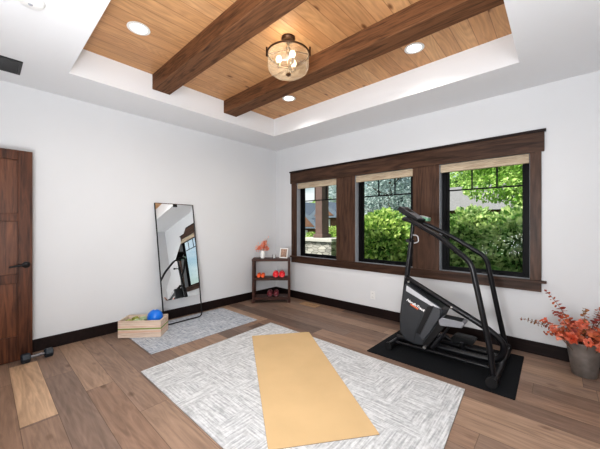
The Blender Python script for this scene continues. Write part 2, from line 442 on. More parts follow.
# ---------------------------------------------------------------- room shell
RX, RY, H = 4.95, -4.32, 2.74
TX0, TX1, TY0, TY1, TZ = .66, 3.80, -3.26, -.66, 3.015
struct(MB().box(-.15, RY-.15, -.12, RX+.15, .15, 0).build('floor', FLOOR))
struct(MB().box(-.15, RY, 0, 0, .15, 3.2).build('wall_left', WALL))
struct(MB().box(RX, RY, 0, RX+.15, .15, 3.2).build('wall_right', WALL))
struct(MB().box(-.15, RY-.15, 0, RX+.15, RY, 3.2).build('wall_back', WALL))
WO = [(.551, 1.421), (1.757, 2.632), (2.957, 3.834)]; Z0, Z1 = .738, 2.07; WT = .15
w = MB()
w.box(0, 0, 0, RX, WT, Z0).box(0, 0, Z1, RX, WT, 3.2)
xs = [0]+[v for o in WO for v in o]+[RX]
for i in range(0, 8, 2): w.box(xs[i], 0, Z0, xs[i+1], WT, Z1)
struct(w.build('wall_window', WALL))
# ceiling with a raised tray
c = MB()
c.box(0, RY, H, TX0, 0, 3.2).box(TX1, RY, H, RX, 0, 3.2).box(TX0, RY, H, TX1, TY0, 3.2).box(TX0, TY1, H, TX1, 0, 3.2)
struct(c.build('ceiling', CEIL))
struct(MB().box(TX0, TY0, TZ, TX1, TY1, 3.12).build('ceiling_boards', CEDAR))
struct(MB().box(-.3, RY-.3, 3.2, RX+.3, .3, 3.26).build('roof_slab', CEIL))
# baseboards
BB = .128
def bboard(name, *a):
    return struct(MB().box(*a).build(name, BASE, bevel=.004))
bboard('baseboard_left', 0, RY, 0, .018, -.018, BB)
bboard('baseboard_window', 0, -.018, 0, RX, 0, BB)
bboard('baseboard_right', RX-.018, RY, 0, RX, -.018, BB)
bboard('baseboard_back', .95, RY, 0, RX-.018, RY+.018, BB)

# window casing (one assembly of boards, each a part)
tr = empty('trim_1', (2.18, -.01, .64)); tr['kind'] = 'structure'; og = (2.18, -.01, .64)
MB().box(.405, -.028, 2.065, 3.948, 0, 2.262).build('head_casing', TRIM, tr, og, bevel=.002)
MB().box(.395, -.042, 2.262, 3.960, 0, 2.286).build('head_cap', BASE, tr, og, bevel=.003)
for a, b_ in ((.43, .551), (1.421, 1.757), (2.632, 2.957), (3.834, 3.925)):
    MB().box(a, -.020, .758, b_, 0, 2.065).build('side_casing' if a in (.43, 3.834) else 'mullion_casing', TRIMV, tr, og, bevel=.002)
MB().box(.405, -.040, .732, 3.965, .0, .758).build('window_stool', TRIM, tr, og, bevel=.003)
MB().box(.43, -.022, .642, 3.925, 0, .732).build('apron', TRIM, tr, og, bevel=.002)

# windows
for i, (a, b_) in enumerate(WO):
    wn = empty('window_%d' % (i+1), ((a+b_)/2, .1, Z0)); wn['kind'] = 'structure'; og = ((a+b_)/2, .1, Z0)
    j = MB(); t = .004
    j.box(a, 0, Z0, a+t, .09, Z1).box(b_-t, 0, Z0, b_, .09, Z1).box(a+t, 0, Z1-t, b_-t, .09, Z1).box(a+t, .0, Z0, b_-t, .09, Z0+.02)
    j.build('jamb_liner', JAMB, wn, og)
    f = MB(); fw = .052
    f.box(a, .09, Z0, a+fw, .145, Z1).box(b_-fw, .09, Z0, b_, .145, Z1).box(a+fw, .09, Z1-fw, b_-fw, .145, Z1).box(a+fw, .09, Z0, b_-fw, .145, Z0+fw)
    f.build('window_frame', WINBLACK, wn, og, bevel=.002)
    s = MB(); q0, q1 = a+fw, b_-fw; sw = .030
    s.box(q0, .10, Z0+fw, q0+sw, .135, Z1-fw).box(q1-sw*.6, .10, Z0+fw, q1, .135, Z1-fw).box(q0+sw, .10, Z1-fw-sw, q1-sw*.6, .135, Z1-fw).box(q0+sw, .10, Z0+fw, q1-sw*.6, .135, Z0+fw+sw*.5)
    s.build('sash', WINBLACK, wn, og, bevel=.0015)
    MB().box(q0+.01, .118, Z0+fw, q1-.01, .121, Z1-fw).build('pane', GLASS, wn, og)
    m = MB(); W_ = (q1-q0)
    m.box(q0, .106, 1.738, q1, .117, 1.754)
    for k in (1, 2):
        x = q0+sw+(W_-sw)*k/3
        m.box(x-.007, .106, 1.754, x+.007, .117, Z1-fw)
    m.build('muntin', WINBLACK, wn, og)
    cr = MB(); cx = (a+b_)/2+.05
    cr.box(cx-.055, .068, Z0+.022, cx+.055, .092, Z0+.040).tube([(cx, .075, Z0+.036), (cx+.05, .066, Z0+.044), (cx+.11, .068, Z0+.040)], .005, 8)
    cr.build('crank', BLACKM, wn, og)
    sh = empty('roman_shade', ((a+b_)/2, .03, 1.96), ('leftmost cream woven shade folded up over the corner window', 'middle cream woven shade folded up, above the window beside the exercise machine', 'right cream woven shade folded up over the window nearest the vase')[i], 'window shade', 'woven shades at the tops of the windows')
    og = ((a+b_)/2, .03, 1.96)
    MB().box(a+.008, .012, 2.035, b_-.008, .05, 2.062).build('head_rail', SHADE, sh, og)
    for k in range(3):
        MB().box(a+.008, .006-.002*k, 1.965+.022*k, b_-.008, .052, 1.965+.022*(k+1)+.003).build('fabric_fold', SHADE, sh, og, bevel=.006)

# beams
for (y0, y1, lb) in ((-2.52, -2.325, 'rough dark wooden ceiling beam nearest the door side'), (-1.595, -1.39, 'rough dark wooden ceiling beam nearest the windows')):
    tag(MB().box(TX0+.001, y0, 2.846, TX1-.001, y1, TZ-.001).build('ceiling_beam', BEAM, org=((TX0+TX1)/2, (y0+y1)/2, 2.85), bevel=.006), lb, 'beam', 'ceiling beams')

# recessed lights
def downlight(x, y, lb):
    r = empty('recessed_light', (x, y, TZ), lb, 'ceiling light', 'recessed ceiling lights')
    MB().lathe([(.068, -.001), (.088, -.001), (.090, -.006), (.070, -.009), (.064, -.003), (.068, -.001)]).build('trim_ring', WHITEP, r, smooth=True)
    MB().lathe([(0, -.003), (.066, -.003), (.066, -.001), (0, -.001)]).build('lens', LENS, r)
    l = bpy.data.lights.new('downlight', 'SPOT'); l.energy = 36; l.spot_size = math.radians(150); l.spot_blend = .9; l.shadow_soft_size = .06; l.color = (1, .96, .90)
    o = bpy.data.objects.new('downlight_lamp', l); COL.objects.link(o); o.location = (x, y, TZ-.075)
downlight(1.375, -2.90, 'round white recessed light nearest the door, between tray edge and near beam')
downlight(3.03, -1.03, 'round white recessed light above the rightmost window')
downlight(1.375, -1.05, 'round white recessed light closest to the far room corner')
downlight(3.03, -2.90, 'round white recessed light behind the near beam on the camera side')

# semi flush fixture
fx = empty('ceiling_fixture', (2.24, -1.945, TZ), 'seeded glass drum ceiling light with bronze ring hung between the beams', 'ceiling light')
MB().lathe([(0, 0), (.060, 0), (.062, -.012), (.052, -.026), (.018, -.032), (0, -.032)]).build('canopy', BRONZE, fx, smooth=True)
MB().tube([(0, 0, -.03), (0, 0, -.325)], .009).lathe([(0, -.09), (.022, -.095), (.026, -.115), (.012, -.13), (0, -.13)]).build('stem', BRONZE, fx, smooth=True)
n_ = 40; ringp = [(.188*math.cos(2*PI*k/n_), .188*math.sin(2*PI*k/n_), -.150) for k in range(n_)]
MB().tube(ringp, .008, 8, closed=True).build('ring', BRONZE, fx, smooth=True)
for k in range(2):
    a = math.radians(42+180*k)
    p = Vector((math.cos(a), math.sin(a), 0))
    b_ = MB().tube([p*.196+Vector((0, 0, -.165)), p*.196+Vector((0, 0, -.085))], .008, 8).tube([p*.01+Vector((0, 0, -.115)), p*.195+Vector((0, 0, -.150))], .005, 8)
    b_.build('bracket', BRONZE, fx, smooth=True)
MB().lathe([(.184, -.145), (.186, -.26), (.176, -.295), (.150, -.318), (.06, -.326), (0, -.327)], seg=40).build('glass_drum', FROST, fx, smooth=True)
MB().lathe([(0, -.322), (.022, -.328), (.024, -.336), (.010, -.346), (0, -.355)]).build('finial', BRONZE, fx, smooth=True)
for k in range(3):
    a = math.radians(100+120*k); x, y = .085*math.cos(a), .085*math.sin(a)
    s = MB().tube([(0, 0, -.275), (x, y, -.27), (x, y, -.25)], .007, 8).lathe([(.013, -.265), (.013, -.23), (0, -.23)], (x, y, 0), 12).build('socket', BRONZE, fx, smooth=True)
    MB().lathe([(0, -.235), (.012, -.23), (.026, -.205), (.028, -.19), (.020, -.168), (0, -.160)], (x, y, 0), 14).build('bulb', BULB, s, smooth=True)
l = bpy.data.lights.new('fixture', 'POINT'); l.energy = 3.5; l.shadow_soft_size = .05; l.color = (1, .80, .55)
o = bpy.data.objects.new('fixture_lamp', l); COL.objects.link(o); o.location = (2.23, -1.96, TZ-.20)

# ceiling details
v = empty('ceiling_vent', (.44, -3.65, H), 'black rectangular air vent set in the white ceiling above the door', 'vent')
m = MB(); X0, X1, Y0, Y1 = -.155, .155, -.095, .085
m.box(X0, Y0, -.008, X1, Y0+.022, 0).box(X0, Y1-.022, -.008, X1, Y1, 0).box(X0, Y0+.022, -.008, X0+.022, Y1-.022, 0).box(X1-.022, Y0+.022, -.008, X1, Y1-.022, 0)
m.build('vent_frame', BLACKM, v)
m = MB()
for k in range(14):
    x = X0+.030+k*.0193
    m.box(-.001, Y0+.022, -.007, .001, Y1-.022, .007, Matrix.Translation((x, 0, -.006)) @ Matrix.Rotation(.6, 4, 'Y'))
m.build('louvers', BLACKM, v)
MB().box(X0+.02, Y0+.02, -.0015, X1-.02, Y1-.02, -.0005).build('vent_backing', BLACKP, v)
sd = empty('smoke_detector', (1.60, -3.60, H), 'round white smoke detector on the ceiling near the vent', 'smoke detector')
MB().lathe([(0, 0), (.07, 0), (.07, -.012), (.060, -.028), (.045, -.034), (0, -.034)]).build('housing', WHITEP, sd, smooth=30)
MB().lathe([(0, -.034), (.012, -.034), (.010, -.038), (0, -.038)]).build('test_button', JAMB, sd)

# wall outlet, floor vent
o_ = empty('wall_outlet', (2.05, 0, .30), 'white electrical outlet plate on the wall under the middle window', 'outlet')
MB().box(-.036, -.006, -.058, .036, 0, .058).build('plate', WHITEP, o_, bevel=.002)
for s in (-1, 1):
    MB().box(-.016, -.008, s*.027-.014, .016, -.005, s*.027+.014).build('socket_face', WHITEP, o_, bevel=.003)
    MB().box(-.008, -.0085, s*.027-.004, -.005, -.0078, s*.027+.006).box(.005, -.0085, s*.027-.004, .008, -.0078, s*.027+.006).build('slot', BLACKP, o_)
VENTW = wood('oak_vent', (.30, .18, .10), (.50, .33, .20), 'X', .5, knots=False)
fv = empty('floor_vent', (1.0, -.175, 0), 'small flush oak floor vent with a dark slot below the corner window', 'vent')
m = MB(); m.box(-.17, -.08, 0, .17, -.045, .006).box(-.17, .045, 0, .17, .08, .006).box(-.17, -.045, 0, -.03, .045, .006).box(.13, -.045, 0, .17, .045, .006)
m.build('vent_frame', VENTW, fv, bevel=.001)
m = MB()
for k in range(5): m.box(-.03, -.037+k*.018, .001, .13, -.031+k*.018, .005)
m.build('slats', VENTW, fv)
MB().box(-.03, -.045, .0002, .13, .045, .001).build('vent_cavity', BLACKP, fv)

# ---------------------------------------------------------------- door (open, parked against the left wall)
DX0, DX1, DY0, DY1, DZ0, DZ1 = .127, .170, -4.255, -3.467, .006, 2.045
og = (.15, DY0, 0)
d = empty('door_1', og); d['kind'] = 'structure'
m = MB(); st = .104
m.box(DX0, DY1-st, DZ0, DX1, DY1, DZ1).box(DX0, DY0, DZ0, DX1, DY0+st, DZ1)
rails = [(DZ0, .243), (.757, .844), (1.357, 1.434), (1.952, DZ1)]
for a, b_ in rails: m.box(DX0, DY0+st, a, DX1, DY1-st, b_)
m.build('door_frame', DOORW, d, og, bevel=.003)
for a, b_ in ((.243, .757), (.844, 1.357), (1.434, 1.952)):
    MB().box(DX0+.012, DY0+st, a, DX1-.020, DY1-st, b_).build('door_panel', DOORP, d, og)
h = MB()
Mx = Matrix.Rotation(PI/2, 4, 'Y')
h.lathe([(0, 0), (.031, 0), (.031, .008), (.026, .012), (.012, .014), (.012, .046), (0, .046)], (DX1, -3.514, .93), 20, Mx)
h.tube(rounded([(DX1+.04, -3.505, .930), (DX1+.046, -3.55, .931), (DX1+.044, -3.635, .919)], .02), [.011]+[.010]*6+[.007], 10)
h.build('door_handle', BLACKM, d, og, smooth=True)
for z in (.25, 1.02, 1.80):
    MB().tube([(DX1+.004, DY0-.002, z-.05), (DX1+.004, DY0-.002, z+.05)], .007, 8).build('hinge', BLACKM, d, og, smooth=True)
dc = empty('trim_2', (.15, RY, 0)); dc['kind'] = 'structure'
MB().box(0.06, RY, 0, .165, RY+.02, 2.07).build('side_casing', TRIMV, dc, (.15, RY, 0))
MB().box(0.06, RY, 2.07, .95, RY+.02, 2.17).build('head_casing', TRIM, dc, (.15, RY, 0))
MB().box(.165, RY, 0.0, .85, RY+.006, 2.07).build('door_stop_panel', DOORW, dc, (.15, RY, 0))
MB().box(.85, RY, 0, .95, RY+.02, 2.07).build('side_casing', TRIMV, dc, (.15, RY, 0))

# ---------------------------------------------------------------- rugs and mats
def slab(name, pts, z0, z1, mat, label, cat, edge=None, dens=0):
    cx = sum(p[0] for p in pts)/4; cy = sum(p[1] for p in pts)/4
    ang = math.atan2(pts[1][1]-pts[0][1], pts[1][0]-pts[0][0])
    R_ = Matrix.Rotation(-ang, 4, 'Z')
    P = [R_ @ Vector((p[0]-cx, p[1]-cy, 0)) for p in pts]
    r = empty(name, (cx, cy, z0), label, cat, rz=ang)
    h = z1-z0
    MB().prism([(p.x, p.y, h*.3) for p in P], (0, 0, h*.7)).build('surface', mat, r)
    MB().prism([(p.x*1.001, p.y*1.001, 0) for p in P], (0, 0, h*.3)).build('backing', edge or mat, r)
    return r
slab('area_rug', [(1.28, -2.85), (3.62, -2.85), (3.50, -1.215), (1.185, -1.205)], .0, .010, RUG, 'large pale grey woven area rug in the middle of the wood floor', 'rug', RUGEDGE)
slab('small_rug', [(.09, -2.655), (.978, -2.650), (.955, -1.252), (.09, -1.256)], .0, .008, RUG2, 'small blue grey distressed rug under the leaning mirror', 'rug', RUGEDGE)
slab('yoga_mat', [(1.377, -1.675), (2.806, -2.688), (3.226, -2.137), (1.794, -1.13)], .010, .016, YOGA, 'tan yellow yoga mat unrolled across the large grey rug', 'yoga mat', YOGAE)
slab('rubber_mat', [(2.566, -1.103), (3.813, -1.112), (3.797, -.173), (2.58, -.20)], .0, .007, RUBBER, 'black rubber floor mat under the exercise machine', 'equipment mat')

# ---------------------------------------------------------------- leaning mirror
def P3(u, s):  # u across 0..1, s up 0..1
    a = Vector((.278, -2.228, .018)).lerp(Vector((.266, -1.692, .018)), u); b_ = Vector((.014, -2.246, 1.620)).lerp(Vector((.014, -1.707, 1.616)), u)
    return a.lerp(b_, s)
og = Vector((.14, -1.92, .008))
mr = empty('floor_mirror', og, 'tall narrow black framed mirror leaning on the left wall', 'mirror')
def push(p, d): return p+Vector((d, 0, d*.08))
s0 = .190
g = MB(); F_ = [P3(.005, s0), P3(.995, s0), P3(.995, .995), P3(.005, .995)]
g.prism([push(p, .002) for p in F_], (-.004, 0, 0)); g.build('mirror_glass', MIRROR, mr, og)
g = MB(); g.prism([push(p, -.004) for p in F_], (-.010, 0, 0)); g.build('mirror_back', BLACKM, mr, og)
fp = rounded([P3(0, .997), P3(0, 0.0), P3(1, 0.0), P3(1, .997)], .06)
MB().tube(fp, .0085, 8).build('frame', BLACKM, mr, og, smooth=50)
MB().tube([P3(0, .997), P3(1, .997)], .005, 6).build('top_edge', BRONZE, mr, og)
cpt = [push(P3(u, s), .003) for u, s in ((.46, .972), (.56, .972), (.56, .996), (.46, .996))]
MB().prism(cpt, (.006, 0, 0)).build('camera_cover', BLACKP, mr, og)

# ---------------------------------------------------------------- crate with ball and weights
ang = math.atan2(.351, .323); co = (.272, -2.752, .008)
cr = empty('wooden_crate', co, 'open pine box with a green painted stripe beside the mirror', 'crate', rz=ang)
L_, D_, Hh, t = .477, .245, .196, .014
MB().box(0, 0, 0, L_, t, Hh).build('side_board', CRATES, cr, bevel=.0015)
MB().box(0, D_-t, 0, L_, D_, Hh).build('side_board', CRATES, cr, bevel=.0015)
MB().box(0, t, 0, t, D_-t, Hh).build('end_board', CRATES, cr, bevel=.0015)
MB().box(L_-t, t, 0, L_, D_-t, Hh).build('end_board', CRATES, cr, bevel=.0015)
MB().box(t, t, 0.002, L_-t, D_-t, .014).build('bottom', CRATES, cr)
MC = Matrix.Translation(co) @ Matrix.Rotation(ang, 4, 'Z')
def inC(x, y, z): return MC @ Vector((x, y, z))
tw = MB()
for k in range(3): tw.box(.022, .022, .0145+.031*k, L_-.022, D_-.022, .0145+.031*k+.030)
tw_ = tw.build('folded_towel', TOWEL, bevel=.012, bseg=3); tw_.matrix_world = MC
tag(tw_, 'folded grey towel lying at the bottom of the pine box', 'towel')
bp_ = inC(.365, .125, .201)
ball = MB(); ball.lathe([(-0+.087*math.sin(PI*k/20), -.087*math.cos(PI*k/20)) for k in range(21)], seg=32)
b_ = empty('exercise_ball', bp_, 'shiny blue exercise ball in the open pine box', 'ball')
ball.build('ball_shell', BLUE, b_, smooth=True)
MB().lathe([(0, .0855), (.012, .0855), (.012, .0870), (0, .0885)], seg=14).build('valve_plug', WHITEP, b_)

def dumbbell(name, loc, rz, r, length, headmat, barmat, label, group, seg=18, head=.35, tilt=0):
    """local X is the bar; two separate heads with rounded rims"""
    root = empty(name, loc, label, 'dumbbell', group, rz); root.rotation_euler = (0, tilt, rz)
    My = Matrix.Rotation(PI/2, 4, 'Y'); hl = length*head
    off = PI/seg
    for s in (-1, 1):
        x0 = s*(length/2-hl/2)
        prof = [(0, -hl/2), (r*.45, -hl/2), (r*.55, -hl/2+.003), (r*.82, -hl/2), (r, -hl/2+r*.2), (r, hl/2-r*.2), (r*.82, hl/2), (r*.55, hl/2-.003), (r*.45, hl/2), (0, hl/2)]
        MB().lathe(prof, (x0, 0, r), seg, My @ Matrix.Rotation(off, 4, 'Z')).build('weight_head', headmat, root, smooth=35)
    hr = r*.30
    MB().lathe([(0, -length/2+hl*.9), (hr, -length/2+hl*.9), (hr*1.25, 0), (hr, length/2-hl*.9), (0, length/2-hl*.9)], (0, 0, r), 14, My).build('handle', barmat, root, smooth=True)
    return root
dumbbell('dumbbell', (.265, -3.44, 0), math.radians(94), .045, .235, BUMPER, DSTEEL, 'black hex dumbbell with steel bar on the floor at the foot of the door', None, seg=6, head=.28)
for (x, mt, lb) in ((.10, OLIVE, 'olive green hand weight in the pine box, further from the blue ball'), (.19, LGREEN, 'pale green hand weight in the pine box, next to the blue ball')):
    p = inC(x, .12, .122)
    dumbbell('dumbbell', p, ang+math.radians(70), .037, .16, mt, mt, lb, 'hand weights in the pine box')

# ---------------------------------------------------------------- corner console shelf
FC = Vector((.452, -.533, 0)); a = math.radians(45)
su = Vector((math.cos(a), math.sin(a), 0)); sv = Vector((-math.sin(a), math.cos(a), 0))
W2, DP = .322, .265
sh = empty('corner_shelf', FC, 'small dark wood three tier shelf standing diagonally in the corner', 'shelf', rz=a)
MB().box(-W2-.004, -.008, .703, W2+.004, DP, .742).build('shelf_top', SHELFW, sh, bevel=.003)
MB().box(-W2+.03, .004, .380, W2-.03, DP-.01, .418).build('shelf_board', SHELFW, sh, bevel=.002)
MB().box(-W2+.03, .004, .050, W2-.03, DP-.01, .095).build('shelf_board', SHELFW, sh, bevel=.002)
for sx in (-1, 1):
    for y in (0, DP-.045):
        MB().box(sx*W2, y, 0, sx*(W2-.04), y+.042, .703).build('leg', SHELFW, sh, bevel=.002)
MSH = Matrix.Translation(FC) @ Matrix.Rotation(a, 4, 'Z')
def onS(u, v, z): return MSH @ Vector((u, v, z))
for u, z, r, mt, nm in ((-.216, .4182, .032, ORANGE, 'orange'), (-.146, .4182, .032, ORANGE, 'orange'), (.072, .4182, .051, RED, 'red'), (.180, .4182, .051, RED, 'red'), (-.030, .0952, .046, DRED, 'dark red'), (.080, .0952, .046, DRED, 'dark red')):
    k = 'left' if u in (-.216, .072, -.030) else 'right'
    where = 'middle shelf' if z > .3 else 'bottom shelf'
    dumbbell('dumbbell', onS(u, .13, z), a+PI/2, r, .17, mt, BLACKM if nm == 'dark red' else mt, '%s one of the two %s dumbbells on the %s of the corner unit' % (k, nm, where), nm+' dumbbells on the '+where)
def leafcard(mb, c, d, s, width=.8, fold=.2, rnd=random):
    """one pointed leaf: 6-vertex shape at c along d"""
    d = Vector(d).normalized(); q = Vector((rnd.uniform(-1, 1), rnd.uniform(-1, 1), rnd.uniform(-1, 1)))
    n = d.cross(q)
    if n.length < .05: n = d.cross(Vector((.3, .8, .5)))
    n.normalize(); b = d.cross(n).normalized()
    w = s*width*.5
    p = [c, c+d*s*.3+n*w+b*w*fold, c+d*s*.7+n*w*.85+b*w*fold, c+d*s, c+d*s*.7-n*w*.85+b*w*fold, c+d*s*.3-n*w+b*w*fold]
    v = [mb.bm.verts.new(x) for x in p]
    mb.bm.faces.new((v[0], v[1], v[2], v[3])); mb.bm.faces.new((v[0], v[3], v[4], v[5]))

vp = onS(-.155, .12, .7425)
vz = empty('bud_vase', vp, 'small white ceramic vase on top of the corner shelf', 'vase')
MB().lathe([(0, 0), (.030, 0), (.036, .02), (.036, .085), (.026, .112), (.027, .132), (.023, .132), (.021, .108), (.027, .08), (.027, .012), (0, .012)]).build('vase_body', CERAMIC, vz, smooth=True)
fl_ = empty('flower_spray', vp+Vector((0, 0, .013)), 'spray of peach orange blossoms in the small white vase', 'flowers')
rnd = random.Random(3)
for k, (dx, dz) in enumerate(((-.075, .150), (-.035, .170), (.005, .165), (.030, .205), (.045, .245), (.075, .150), (0.085, .31))):
    tip = Vector(su*dx+sv*rnd.uniform(-.03, .03)+Vector((0, 0, dz+.02)))
    sg = MB().tube(arc((0, 0, 0), (0, 0, .12), tip, 6), .0016, 5).build('stem', STEM, fl_)
    mb = MB()
    for j in range(2 if k == 6 else 46):
        c = tip+Vector((rnd.gauss(0, .018), rnd.gauss(0, .018), rnd.gauss(-.012, .026)))
        leafcard(mb, c, (rnd.uniform(-1, 1), rnd.uniform(-1, 1), rnd.uniform(-.3, 1)), rnd.uniform(.018, .032))
    mb.build('blossom', PEACH, sg)
cd = empty('candle_glass', onS(.045, .10, .7425), 'small clear glass votive with a white candle on the corner shelf', 'candle')
MB().lathe([(0, 0), (.030, 0), (.033, .062), (.030, .062), (.028, .004), (0, .004)]).build('glass_cup', glass_mat('clear_glass', (.93, .94, .95), .09), cd, smooth=True)
MB().lathe([(0, .0045), (.0265, .0045), (.0293, .056), (0, .054)]).build('wax', CERAMIC, cd, smooth=True)
MB().tube([(0, 0, .054), (0.001, 0, .064)], .0012, 6).build('wick', BLACKP, cd)
# picture frame, leaning back a little
pf = empty('picture_frame', onS(.200, .125, .7435), 'white picture frame with a warm brown photo leaning on the corner shelf', 'picture frame', rz=a-math.radians(24))
ML = Matrix.Rotation(math.radians(-14), 4, 'X') @ Matrix.Rotation(math.radians(4), 4, 'Z')
m = MB(); fw_, fh = .073, .175; bw = .017
m.box(-fw_, 0, 0, fw_, .014, bw, ML).box(-fw_, 0, fh-bw, fw_, .014, fh, ML).box(-fw_, 0, bw, -fw_+bw, .014, fh-bw, ML).box(fw_-bw, 0, bw, fw_, .014, fh-bw, ML)
m.build('frame', CERAMIC, pf)
MB().box(-fw_+bw, .006, bw, fw_-bw, .012, fh-bw, ML).build('photograph', plain('warm_print', (.36, .24, .18), .5, noise=.55, nscale=30), pf)
MB().tube([ML @ Vector((0, .014, fh*.6)), Vector((0, .085, .002))], .004, 6).build('easel_back', BLACKP, pf)

# ---------------------------------------------------------------- exercise stepper
og = Vector((3.15, -.6, .007))
stp = empty('stepper_machine', og, 'black stair stepper exercise machine standing on the rubber mat by the windows', 'exercise machine')
def part(mb, name, mat, parent=stp, **k): return mb.build(name, mat, parent, og, **k)
part(MB().tube([(2.725, -.925, .045), (2.745, -.27, .045)], .033, 16), 'front_foot', BLACKT, smooth=35)
for y, x in ((-.935, 2.7245), (-.26, 2.7455)):
    part(MB().tube([(x, y-.012, .0465), (x, y+.022, .0465)], .039, 16), 'end_cap', BLACKP, smooth=35)
part(MB().tube([(3.655, -1.035, .048), (3.665, -.18, .048)], .036, 16), 'rear_foot', BLACKT, smooth=35)
for y in (-1.045, -.17):
    part(MB().tube([(3.655, y-.02, .050), (3.656, y+.025, .050)], .043, 16), 'end_cap', BLACKP, smooth=35)
# mast
part(MB().tube([(2.735, -.60, .06), (2.758, -.60, .47), (2.836, -.60, 1.15)], .027, 16), 'mast', BLACKT, smooth=35)
part(MB().tube([(2.833, -.60, 1.12), (2.862, -.60, 1.40)], .020, 14).tube([(2.830, -.60, 1.125), (2.836, -.60, 1.16)], .034, 14), 'inner_mast', BLACKT, smooth=35)
kn = MB().tube([(2.84, -.64, 1.145), (2.845, -.70, 1.15)], .010, 10).tube([(2.845, -.70, 1.15), (2.847, -.73, 1.152)], .022, 12)
part(kn, 'height_knob', BLACKP, smooth=35)
part(MB().tube(rounded([(2.86, -.62, 1.21), (2.915, -.62, 1.205), (2.925, -.62, 1.135), (2.875, -.62, 1.12)], .025), .006, 8), 'sensor_cable', STRIPE, smooth=True)
# handrails
hr = rounded([(3.655, -.965, .05), (3.628, -.95, .29), (3.49, -.94, .99), (3.215, -.88, 1.205), (2.895, -.795, 1.372), (2.80, -.74, 1.385), (2.80, -.62, 1.385)], .07)
part(MB().tube(hr, .0235, 14), 'handrail', BLACKT, smooth=True)
hr = rounded([(3.662, -.23, .05), (3.588, -.24, .44), (3.49, -.25, .98), (3.20, -.30, 1.175), (2.895, -.40, 1.345), (2.80, -.46, 1.385), (2.80, -.60, 1.385)], .07)
part(MB().tube(hr, .0235, 14), 'handrail', BLACKT, smooth=True)
# frame loop
lp = rounded([(2.81, -.655, .735), (3.25, -.71, .535), (3.60, -.72, .365), (3.715, -.71, .255), (3.66, -.70, .10), (3.48, -.70, .088), (3.00, -.70, .088), (2.72, -.70, .075)], .10, n=7)
part(MB().tube(lp, .028, 14), 'frame_loop', BLACKT, smooth=True)
part(MB().tube(rounded([(2.74, -.80, .055), (3.13, -.82, .070), (3.63, -.82, .070)], .1), .014, 10), 'lower_rail', BLACKT, smooth=True)
part(MB().tube([(2.75, -.46, .055), (3.62, -.46, .055)], .022, 10), 'lower_rail', BLACKT, smooth=True)
part(MB().tube([(2.785, -.60, .745), (2.83, -.665, .727)], .024, 12), 'loop_joint', BLACKT, smooth=True)
part(MB().tube([(3.34, -.70, .075), (3.34, -.46, .055)], .016, 10).tube([(3.34, -.6, .07), (3.34, -.60, .15)], .018, 10), 'cross_brace', BLACKT, smooth=True)
for x, z in ((2.86, .712), (3.28, .520)):
    part(MB().tube([(x, -.725, z), (x, -.745, z)], .010, 10), 'bolt', CHROME)
# shroud
def XZ(pts, y): return [(x, y, z) for x, z in pts]
body = [(2.835, .690), (2.866, .690), (3.208, .506), (3.213, .461), (3.150, .310), (3.032, .088), (2.945, .078), (2.838, .100), (2.785, .170), (2.780, .336), (2.80, .50)]
part(MB().prism(XZ(body, -.79), (0, .28, 0)), 'shroud', GREYP, bevel=.012, bseg=3)
stripe = [(2.862, .682), (3.195, .504), (3.117, .508), (2.855, .622)]
part(MB().prism(XZ(stripe, -.793), (0, -.004, 0)), 'accent_stripe', STRIPE, bevel=.002)
lowp = [(2.830, .490), (3.015, .400), (2.950, .19), (2.935, .10), (2.85, .115), (2.805, .175), (2.80, .32)]
part(MB().prism(XZ(lowp, -.792), (0, -.006, 0)), 'side_cover', GREYP, bevel=.004)
fin = [(3.138, .515), (3.200, .490), (3.195, .420), (3.095, .235), (3.035, .150), (2.998, .185)]
part(MB().prism(XZ(fin, -.792), (0, -.020, 0)), 'rear_cover', GREYP2, bevel=.006)
slot = [(3.075, .500), (3.138, .518), (3.009, .205), (2.960, .205)]
part(MB().prism(XZ(slot, -.792), (0, -.008, 0)), 'dark_slot', BLACKP)
# lettering on the shroud
def text(body_, size, M, mat, name, parent, org, shear=0, bold=.0):
    cu = bpy.data.curves.new(name, 'FONT'); cu.body = body_; cu.size = size; cu.extrude = .0008; cu.shear = shear; cu.offset = bold
    cu.align_x = 'LEFT'
    tmp = bpy.data.objects.new(name, cu); COL.objects.link(tmp)
    dg = bpy.context.evaluated_depsgraph_get(); me = bpy.data.meshes.new_from_object(tmp.evaluated_get(dg))
    bpy.data.objects.remove(tmp)
    me.transform(Matrix.Translation(-Vector(org)) @ M); me.materials.clear(); me.materials.append(mat)
    o = bpy.data.objects.new(name, me); COL.objects.link(o); o.parent = parent; return o
Mt = Matrix.Translation((2.858, -.7945, .524)) @ Matrix.Rotation(math.radians(25.5), 4, 'Y') @ Matrix.Rotation(PI/2, 4, 'X')
text('NordicTrack', .038, Mt, WHITEINK, 'lettering', stp, og, shear=.3, bold=.0012)
lo = [(2.905, .497), (2.985, .459), (2.978, .447), (2.899, .485)]
part(MB().prism(XZ(lo, -.7925), (0, -.002, 0)), 'orange_mark', ORANGEINK)
